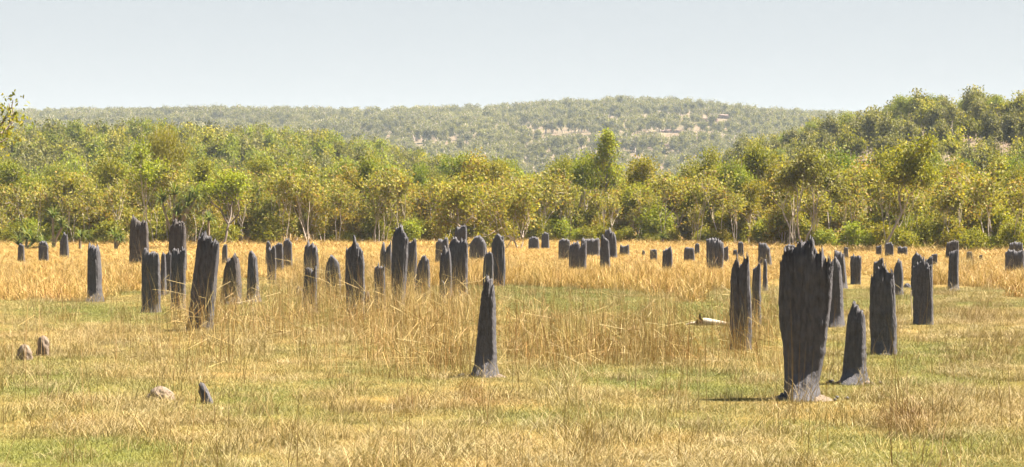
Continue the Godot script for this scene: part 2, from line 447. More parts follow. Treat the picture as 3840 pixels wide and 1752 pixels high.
	mound(1007, 1004, 27, 25, 20, 0, 902, "6984", "pointed mound rearmost of four huddled together", {"ridges": false})
	mound(949, 1134, 46, 42, 26, -3, 935, "7985", "slim dark mound with pointed left tip and pale foot, standing alone", {"thick": 0.28, "flare": 0.9})
	# left group
	mound(866, 1142, 78, 68, 40, 8, 953, "5758975", "brownish mound with a pointed crown and rough lit right slope", {"thick": 0.26, "mat": "mound_brown"})
	mound(842, 1000, 24, 24, 22, 0, 915, "4898", "far small mound peeping behind the tall leaning mound", {"ridges": false})
	mound(748, 1240, 98, 98, 90, 44, 878, "8997987776", "tall black leaning mound with toothed crown, dry stalks before its foot", {"tooth": 0.08, "thick": 0.2})
	mound(667, 1162, 58, 58, 62, 2, 935, "78987899", "grey mound with comb-like crown before the tall brown mound")
	mound(628, 1108, 36, 36, 34, 0, 945, "7898", "dark mound wedged between the two comb-crowned mounds", {"ridges": false})
	mound(612, 1112, 22, 20, 18, 0, 948, "898", "narrow mound with pale foot just behind the smooth dark mound", {"ridges": false, "thick": 0.35})
	mound(566, 1174, 72, 78, 66, -2, 928, "7987776", "smooth dark slab mound with spikes only at its upper left", {"tooth": 0.06, "ridges": false})
	mound(664, 1044, 78, 78, 64, 2, 825, "6788895", "brown broad mound rising behind the comb-crowned mound", {"mat": "mound_brown"})
	mound(521, 1002, 76, 76, 66, 0, 811, "79876665", "tall brown streaked mound with a spike at its left corner, against the bushes", {"mat": "mound_brown"})
	mound(355, 1133, 46, 52, 44, -4, 918, "88999877", "dark toothed mound with a pale ridge and foot, alone in straw", {"thick": 0.34, "flare": 0.8})
	mound(240, 972, 38, 38, 26, 0, 874, "26987", "small pointed dark mound in far straw, tallest of three spaced apart", {"ridges": false})
	mound(162, 990, 40, 40, 36, 0, 904, "689985", "small dark mound with sloped toothed top in far straw, middle of three spaced apart", {"ridges": false})
	mound(78, 994, 31, 30, 26, 0, 914, "68988", "small squat dark mound in far straw, lowest of three spaced apart", {"ridges": false})
	# low weathered lumps
	lump(160, 1336, 48, 78, "low pale rounded mound stub on short grass beside a lower lump", {"power": 0.3})
	lump(90, 1352, 62, 62, "low pinkish conical lump of earth beside the rounded stub")
	lump(600, 1502, 110, 54, "flat pale dome of earth half covered by dry grass", {"power": 0.6})
	lump(782, 1516, 42, 82, "small dark leaning stub of earth near the flat pale dome", {"lean": -30, "power": 0.35, "mat": "mound"})
	lump(2934, 1497, 22, 24, "small black clod lying at the widest mound's foot", {"mat": "mound", "name": "earth_clod", "cat": "earth clod"})
	lump(3648, 1062, 16, 22, "tiny dark stump in straw right of the slender upright mound", {"mat": "mound", "name": "stump", "cat": "stump"})
	lump(3403, 1080, 30, 18, "low grey hump in grass between the pointed mound and the flat toothed one", {"mat": "mound", "name": "earth_hump", "cat": "earth hump"})

# ---------------------------------------------------------------- grass
func blade(mb: MB, p: Vector3, dir: Vector3, h: float, bend: float, w: float, col: Color, segs := 2, side := Vector3.ZERO) -> void:
	# a tapering ribbon that rises from p and bends towards dir
	if side == Vector3.ZERO:
		var a := rng.randf() * TAU
		side = Vector3(cos(a), 0, sin(a))
	var prev := -1; var prev2 := -1
	var q := p; var up := Vector3.UP
	for s in segs + 1:
		var t := float(s) / segs
		var tilt := bend * t
		if s > 0:
			q += (Vector3.UP * cos(tilt) + dir * sin(tilt)) * (h / segs)
		var ww := w * (1.0 - 0.75 * t)
		if s == segs:
			var tip := mb.add(q, col)
			mb.tri(prev, prev2, tip)
		else:
			var a2 := mb.add(q - side * ww, col); var b2 := mb.add(q + side * ww, col)
			if s > 0: mb.quad(prev, prev2, b2, a2)
			prev = a2; prev2 = b2

func jit(c: Color, amt: float) -> Color:
	var f := 1.0 + rng.randf_range(-amt, amt)
	return Color(c.r * f * (1.0 + rng.randf_range(-0.06, 0.06)), c.g * f, c.b * f * (1.0 + rng.randf_range(-0.12, 0.12)))

func clump(kind: String) -> ArrayMesh:
	var mb := MB.new()
	match kind:
		"turf":
			for k in 190:
				var a := rng.randf() * TAU; var r := 0.34 * sqrt(rng.randf())
				var d := rng.randf() * TAU
				blade(mb, Vector3(cos(a) * r, -0.01, sin(a) * r), Vector3(cos(d) + 0.25, 0, sin(d)).normalized(), rng.randf_range(0.02, 0.085), rng.randf_range(0.7, 2.4), rng.randf_range(0.0016, 0.003), jit(Color(1, 1, 1), 0.3))
		"fluff":
			for k in 150:
				var a := rng.randf() * TAU; var r := 0.3 * sqrt(rng.randf())
				var d := rng.randf() * TAU
				blade(mb, Vector3(cos(a) * r, -0.01, sin(a) * r), Vector3(cos(d) + 0.4, 0, sin(d) * 0.9).normalized(), rng.randf_range(0.1, 0.27), rng.randf_range(1.0, 2.7), rng.randf_range(0.0014, 0.003), jit(Color(1, 1, 1), 0.3), 4)
		"tall":
			for k in 64:
				var a := rng.randf() * TAU; var r := 0.34 * sqrt(rng.randf())
				var d := rng.randf() * TAU
				var broken := rng.randf() < 0.3
				blade(mb, Vector3(cos(a) * r, -0.02, sin(a) * r), Vector3(cos(d) + 0.5, 0, sin(d)).normalized(), rng.randf_range(0.28, 0.8), rng.randf_range(0.2, 1.3) if not broken else rng.randf_range(1.4, 2.6), rng.randf_range(0.004, 0.009), jit(Color(1, 1, 1) if rng.randf() < 0.75 else Color(0.62, 0.5, 0.4), 0.25), 3)
		"straw":
			for k in 22:
				var a := rng.randf() * TAU; var r := 0.36 * sqrt(rng.randf())
				var d := rng.randf() * TAU
				var dir := Vector3(cos(d), 0, sin(d))
				var p := Vector3(cos(a) * r, -0.02, sin(a) * r)
				var col := jit(Color(1, 1, 1) if rng.randf() < 0.7 else Color(0.66, 0.5, 0.36), 0.22)
				var u := rng.randf()
				if u < 0.78: blade(mb, p, dir, rng.randf_range(0.35, 1.15), rng.randf_range(0.0, 0.6) if rng.randf() < 0.7 else rng.randf_range(1.0, 2.2), rng.randf_range(0.0018, 0.0036), col, 4)
				elif u < 0.93:                               # snapped: stands, then falls over
					var h := rng.randf_range(0.25, 0.7)
					var lean := dir * rng.randf_range(0.0, 0.3)
					var top := p + (Vector3.UP + lean) * h
					stick(mb, p, top, 0.0032, col)
					stick(mb, top, top + (dir + Vector3(0, rng.randf_range(-0.9, 0.25), 0)).normalized() * rng.randf_range(0.2, 0.45), 0.003, col)
				else:                                       # lying
					var q0 := p + Vector3(0, rng.randf_range(0.03, 0.22), 0)
					stick(mb, q0, q0 + (dir + Vector3(0, rng.randf_range(-0.05, 0.35), 0)) * rng.randf_range(0.25, 0.55), 0.0034, col)
		"bent":
			for k in 46:
				var a := rng.randf() * TAU; var r := 0.2 * sqrt(rng.randf())
				var d := rng.randf() * TAU
				blade(mb, Vector3(cos(a) * r, -0.01, sin(a) * r), Vector3(cos(d) + 0.5, 0, sin(d)).normalized(), rng.randf_range(0.14, 0.42), rng.randf_range(0.5, 1.5), rng.randf_range(0.002, 0.004), jit(Color(1, 1, 1), 0.25), 4)
		"stem":
			for k in 3:
				var d := rng.randf() * TAU
				blade(mb, Vector3(rng.randf_range(-0.1, 0.1), -0.02, rng.randf_range(-0.1, 0.1)), Vector3(cos(d), 0, sin(d)), rng.randf_range(0.6, 1.35), rng.randf_range(0.05, 0.6), 0.0035, jit(Color(1, 1, 1), 0.3), 4)
	return mb.mesh(M.grass, false)

func stick(mb: MB, a: Vector3, b: Vector3, w: float, col: Color) -> void:
	var dirv := (b - a).normalized()
	var s := dirv.cross(Vector3(0.3, 0.2, 1.0)).normalized() * w
	var t := dirv.cross(s).normalized() * w
	var k: int = mb.v.size()
	for q in [a, b]:
		mb.add(q + s, col); mb.add(q - s * 0.5 + t * 0.87, col); mb.add(q - s * 0.5 - t * 0.87, col)
	for j in 3:
		var j2 := (j + 1) % 3
		mb.quad(k + j, k + j2, k + 3 + j2, k + 3 + j)

func scatter(called: String, label: String, meshes: Array, lists: Array) -> void:
	# one stuff object; its variants are children
	var root := Node3D.new()
	root.name = numbered(called); add_child(root)
	tag(root, label, "grass", "", "stuff")
	for k in meshes.size():
		var tr: Array = lists[k][0]; var co: PackedColorArray = lists[k][1]
		if tr.is_empty(): continue
		var mm := MultiMesh.new()
		mm.transform_format = MultiMesh.TRANSFORM_3D
		mm.use_colors = true
		mm.mesh = meshes[k]
		mm.instance_count = tr.size()
		for q in tr.size():
			mm.set_instance_transform(q, tr[q]); mm.set_instance_color(q, co[q])
		var o := MultiMeshInstance3D.new()
		o.name = "tufts"
		o.multimesh = mm
		o.set_meta("kind", "stuff")
		root.add_child(o, true)

func mixc(a: Color, b: Color, t: float) -> Color:
	return a.lerp(b, clampf(t, 0, 1))

const C_GOLD := Color(0.226, 0.165, 0.06)
const C_PALE := Color(0.27, 0.223, 0.111)
const C_STRAW := Color(0.235, 0.179, 0.0712)
const C_GREEN := Color(0.132, 0.142, 0.0384)
const C_RUSSET := Color(0.173, 0.096, 0.0408)

func build_grass() -> void:
	var sets := {}
	for kd in [["turf", 4], ["fluff", 4], ["tall", 5], ["straw", 5], ["bent", 4], ["stem", 4]]:
		var ms := []; var ls := []
		for k in kd[1]:
			ms.append(clump(kd[0])); ls.append([[], PackedColorArray()])
		sets[kd[0]] = [ms, ls]
	var put := func(kind: String, x: float, z: float, s: float, sy: float, col: Color, tilt := 0.0, anyturn := true) -> void:
		var ls: Array = sets[kind][1]
		var k := rng.randi() % ls.size()
		var b := Basis(Vector3.UP, rng.randf() * TAU if anyturn else rng.randf_range(-0.9, 0.9)).scaled(Vector3(s, sy, s))
		if tilt > 0.0: b = Basis(Vector3(rng.randf_range(-1, 1), 0, rng.randf_range(-1, 1)).normalized(), tilt) * b
		ls[k][0].append(Transform3D(b, Vector3(x, height_at(x, z), z)))
		ls[k][1].append(col)
	var d := 15.5
	while d < 235.0:
		var step := 1.0 if d < 60.0 else 2.0
		var width := d * 0.5172 * 1.12 + 5.0
		var area := width * step
		var n_turf := int(area * (26.0 if d < 34.0 else (15.0 if d < 62.0 else 2.5)))
		if d > 120.0: n_turf = 0
		for k in n_turf:
			var x := rng.randf_range(-0.5, 0.5) * width; var z := -(d + rng.randf() * step)
			var p := look(x, z)
			var g := greenness(x, z)
			var gold := clampf(blot(p.x, p.y, GOLD) + 0.4 * n_patch.get_noise_2d(x * 14.0 - 80.0, z * 14.0), 0, 1)
			var rus := clampf(blot(p.x, p.y, RUSSET) + 0.25 * n_patch.get_noise_2d(x * 20.0, z * 20.0 - 40.0) - 0.05, 0, 1)
			var base := mixc(C_STRAW, C_PALE, 0.5 + 0.8 * n_fine.get_noise_2d(x * 20.0, z * 20.0))
			base = mixc(base, Color(0.192, 0.173, 0.0528), 0.5)
			var col := mixc(base, C_GREEN, (g * 1.25 + (0.35 if rng.randf() < 0.35 else -0.1)) * (1.0 - 0.6 * gold))
			col = mixc(col, C_GOLD, gold * 0.5)
			col = mixc(col, C_RUSSET, rus * 0.8)
			col = jit(col, 0.18)
			var s := rng.randf_range(0.75, 1.3)
			var far := clampf((d - 25.0) / 60.0, 0.0, 1.0)
			put.call("turf", x, z, s * (1.0 + 0.3 * far), s * rng.randf_range(0.7, 1.3), col)
			if d < 62.0:
				if rng.randf() < 0.01 + 0.5 * gold * (1.0 - 0.75 * g):
					put.call("fluff", x, z, s * 1.05, s * rng.randf_range(0.6, 1.1), jit(mixc(C_PALE, C_GOLD, rng.randf() * 0.9), 0.12), 0.0, false)
				if rng.randf() < 0.03 + 0.1 * gold + 0.35 * rus:
					put.call("bent", x, z, s, s * rng.randf_range(0.6, 1.1), jit(mixc(mixc(C_STRAW, C_PALE, rng.randf()), C_RUSSET, rus), 0.2), 0.0, false)
				if rng.randf() < 0.02:
					put.call("stem", x, z, 1.0, rng.randf_range(0.6, 1.1), jit(mixc(C_STRAW, C_RUSSET, rng.randf() * 0.9), 0.2))
		# stalks
		if d > 17.0 and d < 75.0:
			for k in int(area * 10.0):
				var x := rng.randf_range(-0.5, 0.5) * width; var z := -(d + rng.randf() * step)
				var p := look(x, z)
				var w := blot(p.x, p.y, STRAW) * (0.75 + 0.8 * n_patch.get_noise_2d(x * 12.0, z * 12.0))
				if p.x > 2550 and p.x < 2745 and p.y > 1212 and p.y < 1440: w *= 0.15
				if p.x > 30 and p.x < 200 and p.y > 1330 and p.y < 1560: w *= 0.1
				if p.x > 530 and p.x < 820 and p.y > 1495: w *= 0.1
				if rng.randf() < w:
					put.call("straw", x, z, rng.randf_range(0.8, 1.25), rng.randf_range(0.6, 1.45), jit(mixc(mixc(C_STRAW, C_PALE, rng.randf()), C_GOLD, rng.randf() * 0.5) * 1.25, 0.18), rng.randf_range(0.0, 0.2))
		# tall golden grass
		if d > 38.0:
			var den := 6.5 if d < 90.0 else (4.5 if d < 150.0 else 1.2)
			for k in int(area * den):
				var x := rng.randf_range(-0.5, 0.5) * width; var z := -(d + rng.randf() * step)
				var t := tallness(x, z)
				if rng.randf() > t: continue
				var p := look(x, z)
				var e := edge_at(p.x)
				if -z > e + 6.0 and rng.randf() < 0.7: continue
				var nz := n_patch.get_noise_2d(x * 5.0, z * 5.0)
				var col := mixc(mixc(C_GOLD, C_STRAW, 0.5 + nz), C_PALE, 0.25 + 0.6 * n_fine.get_noise_2d(x * 6.0, z * 6.0))
				if rng.randf() < 0.12: col = mixc(col, C_RUSSET, 0.6)
				var s := rng.randf_range(0.8, 1.25)
				if -z > e - 14.0 and rng.randf() < 0.3: s *= rng.randf_range(1.2, 2.0)
				put.call("tall", x, z, s * (1.0 + clampf((d - 60.0) / 120.0, 0.0, 0.6)), s * (0.85 + 0.45 * nz) * lerpf(1.0, 0.45, clampf((d - 52.0) / 28.0, 0.0, 1.0)) * rng.randf_range(0.7, 1.15), jit(Color(col.r * 1.42, col.g * 1.3, col.b * 1.05), 0.16))
				if rng.randf() < 0.05 and d < 90.0:
					put.call("straw", x, z, 1.0, rng.randf_range(0.8, 1.3), jit(C_PALE, 0.15), 0.1)
		d += step
	scatter("short_grass", "short green and straw coloured grass covering the plain", sets.turf[0], sets.turf[1])
	scatter("fluffy_grass", "fine pale gold grass lying in soft tufts", sets.fluff[0], sets.fluff[1])
	scatter("bent_grass", "bent dry grass tussocks on the short turf", sets.bent[0], sets.bent[1])
	scatter("grass_stems", "single thin dry stems rising from the turf", sets.stem[0], sets.stem[1])
	scatter("straw_stalks", "thick broken straw stalks in the middle of the plain", sets.straw[0], sets.straw[1])
	scatter("tall_grass", "tall golden dry grass between the mounds and the thicket", sets.tall[0], sets.tall[1])

# ---------------------------------------------------------------- trees
func tube(mb: MB, pts: Array, r0: float, r1: float, col: Color, sides := 5) -> void:
	var n := pts.size()
	var base: int = mb.v.size()
	for k in n:
		var p: Vector3 = pts[k]
		var dirv: Vector3 = ((pts[mini(k + 1, n - 1)] as Vector3) - (pts[maxi(k - 1, 0)] as Vector3)).normalized()
		var s := dirv.cross(Vector3(0.31, 0.17, 0.93)).normalized()
		var t := dirv.cross(s)
		var r := lerpf(r0, r1, float(k) / (n - 1))
		for j in sides:
			var a := TAU * j / sides
			mb.add(p + (s * cos(a) + t * sin(a)) * r, col)
	for k in n - 1:
		for j in sides:
			var a2 := base + k * sides + j; var b2 := base + k * sides + (j + 1) % sides
			mb.quad(a2, a2 + sides, b2 + sides, b2)

func rand_dir(r: RandomNumberGenerator) -> Vector3:
	return Vector3(r.randfn(), r.randfn(), r.randfn()).normalized()

func grow(P: Dictionary, seed_: int) -> Array:
	# returns [wood MB, leaf MB]; the tree stands at the origin, P.h tall and P.spread wide
	var r := RandomNumberGenerator.new(); r.seed = seed_
	var wood := MB.new(); var leaf := MB.new()
	var tips := []
	var jobs := []
	var stems: int = P.get("stems", 1)
	for k in stems:
		var a := TAU * k / stems + r.randf()
		var tl: float = P.get("stem_lean", 0.15)
		var ld: Vector3 = P.get("lean", Vector3.ZERO)
		jobs.append([Vector3(cos(a), 0, sin(a)) * 0.12 * (stems - 1), (Vector3.UP + Vector3(cos(a), 0, sin(a)) * tl + ld).normalized(), P.trunk * r.randf_range(0.85, 1.15), P.r0 * (1.0 if stems == 1 else 0.75), 0])
	var levels: int = P.levels
	var bark: Color = P.bark
	while jobs.size() > 0:
		var jb: Array = jobs.pop_back()
		var p: Vector3 = jb[0]; var dv: Vector3 = jb[1]; var ln: float = jb[2]; var rad: float = jb[3]; var lv: int = jb[4]
		var pts := [p]
		var segs := 4 if lv < 2 else 3
		for s in segs:
			dv = (dv + rand_dir(r) * P.crook + Vector3.UP * P.get("up", 0.1) * (1.0 if lv > 0 else 0.3)).normalized()
			p += dv * ln / segs
			pts.append(p)
			if lv >= levels - 1: tips.append(p)
		if rad > P.get("min_r", 0.012):
			var f := r.randf_range(0.75, 1.2)
			tube(wood, pts, rad, rad * 0.66, Color(bark.r * f, bark.g * f, bark.b * f), 6 if lv == 0 else (5 if lv == 1 else 4))
		if lv == 0 and P.get("columnar", false):
			for k in 26:
				var tq := 0.4 + 0.6 * (k + r.randf()) / 26.0
				var a := k * 2.4 + r.randf()
				var lq: float = 0.5 * P.spread * (1.12 - 0.95 * (tq - 0.4) / 0.6)
				var at0: Vector3 = (pts[0] as Vector3).lerp(pts[segs], tq)
				jobs.append([at0, (Vector3(cos(a), 0.75, sin(a))).normalized(), lq * r.randf_range(0.55, 0.9), rad * 0.3, levels - 1])
			tips.append(pts[segs])
		elif lv < levels:
			var kids := r.randi_range(P.kids[0], P.kids[1])
			var ph := r.randf() * TAU
			for k in kids:
				var side := dv.cross(rand_dir(r)).normalized()
				side = side.rotated(dv, ph + TAU * k / kids)
				var o1: float = P.open * r.randf_range(0.6, 1.25)
				var nd := (dv * cos(o1) + side * sin(o1)).normalized()
				var from: Vector3 = pts[segs] if (k < 2 or lv == 0) else pts[segs - 1]
				jobs.append([from, nd, ln * P.ratio * r.randf_range(0.75, 1.2) if lv > 0 else P.limb * r.randf_range(0.75, 1.25), rad * 0.62, lv + 1])
			if P.get("leader", false) and lv == 0:
				jobs.append([pts[segs], dv, P.limb * 1.3, rad * 0.7, 0 if r.randf() < 0.75 and p.y < P.trunk * 3.0 else 1])
	# fit to size
	var mx := 0.01; var my := 0.01
	for t in tips:
		mx = maxf(mx, Vector2(t.x, t.z).length()); my = maxf(my, t.y)
	var sx: float = P.spread * 0.5 / mx; var sy: float = P.h / my
	for k in wood.v.size():
		wood.v[k] = Vector3(wood.v[k].x * sx, wood.v[k].y * sy, wood.v[k].z * sx)
	var pal: Array = P.pal
	var per := int(ceil(float(P.leaves) / maxi(1, tips.size())))
	var cr: float = P.cluster
	var ls: float = P.leaf
	var droop: float = P.get("droop", 0.3)
	for t in tips:
		if r.randf() < P.get("bare", 0.1): continue
		var c0 := Vector3(t.x * sx, t.y * sy, t.z * sx)
		var hue: Color = pal[r.randi() % pal.size()]
		var br := r.randf_range(0.8, 1.2)
		for q in int(per * r.randf_range(0.5, 1.5)):
			var off := Vector3(r.randfn(), r.randfn() * 0.7, r.randfn()) * cr
			if droop > 0.6: off.y -= absf(r.randfn()) * cr * 0.8
			var c := c0 + off
			if c.y < 0.15: continue
			var ax := (rand_dir(r) + Vector3.DOWN * droop * 1.5).normalized()
			var sd := ax.cross(rand_dir(r)).normalized()
			var l := ls * r.randf_range(0.7, 1.35)
			var w: float = l * P.get("wide", 0.32)
			var col: Color = hue if r.randf() < 0.65 else pal[r.randi() % pal.size()]
			var f := br * r.randf_range(0.8, 1.2)
			col = Color(col.r * f, col.g * f, col.b * f)
			var fold := ax.cross(sd) * w * 0.35
			var a := leaf.add(c, col); var b := leaf.add(c + ax * l * 0.5 + sd * w + fold, col)
			var e := leaf.add(c + ax * l, col); var g := leaf.add(c + ax * l * 0.5 - sd * w + fold, col)
			leaf.tri(a, b, e); leaf.tri(a, e, g)
	return [wood, leaf]

func tree_meshes(P: Dictionary, seed_: int) -> Array:
	var g := grow(P, seed_)
	return [g[0].mesh(M.bark), g[1].mesh(M.leaf, false)]

func tree(called: String, meshes: Array, at: Vector3, turn: float, sc: Vector3, label: String, group := "", leafmat: Material = null, category := "tree") -> Node3D:
	var t := thing(called, label, category, at - Vector3(0, 0.04, 0), turn, group)
	t.scale = sc
	part("trunk" if category == "tree" else "stems", meshes[0], t)
	part("crown" if category == "tree" else "foliage", meshes[1], t, leafmat)
	return t

const OCHRE := [Color(0.222, 0.208, 0.036), Color(0.262, 0.228, 0.042), Color(0.186, 0.194, 0.034), Color(0.236, 0.165, 0.044), Color(0.155, 0.165, 0.032), Color(0.2, 0.19, 0.04)]
const OLIVE := [Color(0.168, 0.174, 0.0196), Color(0.206, 0.206, 0.0246), Color(0.135, 0.149, 0.0181), Color(0.232, 0.206, 0.0262)]
const LIME := [Color(0.203, 0.243, 0.0164), Color(0.174, 0.21, 0.0164), Color(0.237, 0.256, 0.0229), Color(0.154, 0.177, 0.0164)]
const FRESH := [Color(0.154, 0.194, 0.0213), Color(0.187, 0.219, 0.0262), Color(0.123, 0.154, 0.0181), Color(0.206, 0.213, 0.0262)]
const GUM := [Color(0.122, 0.128, 0.0397), Color(0.149, 0.143, 0.0466), Color(0.0977, 0.102, 0.0326), Color(0.168, 0.158, 0.056)]
const PALE_BARK := Color(0.37, 0.317, 0.277)
const GREY_BARK := Color(0.158, 0.132, 0.116)

var K := {}

func make_kinds() -> void:
	var scrub := {"h": 5.6, "spread": 4.6, "trunk": 1.3, "limb": 1.4, "levels": 4, "kids": [2, 3], "ratio": 0.8, "open": 0.7, "crook": 0.3, "r0": 0.13, "leaves": 5000, "cluster": 0.3, "leaf": 0.165, "wide": 0.4, "bark": PALE_BARK, "pal": OCHRE, "stems": 3, "stem_lean": 0.28, "bare": 0.08, "droop": 0.35}
	var olive := scrub.duplicate(); olive.merge({"h": 6.6, "spread": 5.0, "trunk": 1.3, "stems": 1, "pal": OLIVE, "leaf": 0.18, "wide": 0.28, "droop": 0.5, "leaves": 5400, "r0": 0.13}, true)
	var lime := scrub.duplicate(); lime.merge({"h": 5.0, "spread": 4.0, "pal": LIME, "leaf": 0.16, "cluster": 0.26, "stems": 1, "bark": GREY_BARK, "leaves": 4200}, true)
	var gum := scrub.duplicate(); gum.merge({"h": 8.0, "spread": 5.2, "trunk": 3.0, "limb": 1.8, "stems": 1, "pal": FRESH, "open": 0.5, "leaf": 0.19, "wide": 0.26, "droop": 0.7, "cluster": 0.34, "leaves": 5400, "r0": 0.14}, true)
	var bush := scrub.duplicate(); bush.merge({"h": 1.7, "spread": 2.4, "trunk": 0.3, "limb": 0.5, "stems": 4, "stem_lean": 0.7, "levels": 3, "pal": OLIVE, "leaves": 2000, "cluster": 0.2, "leaf": 0.13, "r0": 0.025, "bark": GREY_BARK}, true)
	var lbush := bush.duplicate(); lbush.merge({"pal": [LIME[0], FRESH[0], FRESH[1], OLIVE[1]]}, true)
	for k in 4: K["scrub%d" % k] = tree_meshes(scrub, 100 + k)
	for k in 4: K["olive%d" % k] = tree_meshes(olive, 200 + k)
	for k in 2: K["lime%d" % k] = tree_meshes(lime, 300 + k)
	for k in 4: K["gum%d" % k] = tree_meshes(gum, 400 + k)
	for k in 2: K["bush%d" % k] = tree_meshes(bush, 500 + k)
	var shrub := bush.duplicate(); shrub.merge({"h": 3.2, "spread": 3.0, "trunk": 0.5, "limb": 0.8, "levels": 4, "kids": [2, 3], "pal": OCHRE, "leaves": 3200, "cluster": 0.25, "leaf": 0.155, "r0": 0.05, "bark": PALE_BARK}, true)
	for k in 3: K["shrub%d" % k] = tree_meshes(shrub, 550 + k)
	shrub.pal = OLIVE
	for k in 2: K["oshrub%d" % k] = tree_meshes(shrub, 560 + k)
	var sap := scrub.duplicate(); sap.merge({"h": 4.6, "spread": 3.0, "trunk": 2.0, "limb": 1.3, "levels": 3, "stems": 2, "stem_lean": 0.2, "r0": 0.075, "leaves": 900, "bare": 0.35, "open": 0.55, "crook": 0.26, "bark": Color(0.416, 0.36, 0.312), "cluster": 0.24}, true)
	for k in 4: K["sap%d" % k] = tree_meshes(sap, 570 + k)
	for k in 2: K["lbush%d" % k] = tree_meshes(lbush, 600 + k)
	K.P_scrub = scrub; K.P_olive = olive; K.P_lime = lime; K.P_gum = gum

func special(P: Dictionary, over: Dictionary) -> Dictionary:
	var d := P.duplicate(); d.merge(over, true); return d

func strap_rosette(mb: MB, at: Vector3, n: int, length: float, r: RandomNumberGenerator, pal: Array) -> void:
	for k in n:
		var a := r.randf() * TAU
		var out := Vector3(cos(a), 0, sin(a))
		var tilt := r.randf_range(0.1, 1.3)
		var l := length * r.randf_range(0.75, 1.15)
		var w := 0.05 * r.randf_range(0.8, 1.3)
		var side := Vector3(-sin(a), 0, cos(a))
		var col: Color = pal[r.randi() % pal.size()]
		var f := r.randf_range(0.75, 1.25); col = Color(col.r * f, col.g * f, col.b * f)
		var p := at; var prev := -1; var prev2 := -1
		for s in 5:
			var t := s / 4.0
			if s > 0:
				var th := tilt + t * t * r.randf_range(0.9, 1.5)
				p += (Vector3.UP * cos(th) + out * sin(th)) * l / 4.0
			var ww := w * (1.0 - 0.85 * t)
			var a2 := mb.add(p - side * ww, col); var b2 := mb.add(p + side * ww, col)
			if s > 0: mb.quad(prev, prev2, b2, a2)
			prev = a2; prev2 = b2

func pandanus(at: Vector3, heads: Array, label: String, seed_: int, length := 1.1, called := "pandanus_palm") -> void:
	var r := RandomNumberGenerator.new(); r.seed = seed_
	var t := thing(called, label, "plant", at)
	var wood := MB.new()
	for h in heads:
		var hp: Vector3 = h
		tube(wood, [Vector3(0, -0.1, 0), Vector3(hp.x * 0.35, hp.y * 0.5, hp.z * 0.35), hp], 0.09, 0.07, Color(0.21, 0.165, 0.128), 6)
	part("trunk", wood.mesh(M.bark), t)
	for h in heads:
		var lf := MB.new()
		strap_rosette(lf, h, 54, length, r, [Color(0.0864, 0.119, 0.0324), Color(0.119, 0.151, 0.0432), Color(0.162, 0.162, 0.054), Color(0.0648, 0.0918, 0.027)])
		part("leaf_rosette", lf.mesh(M.leaf, false), t)

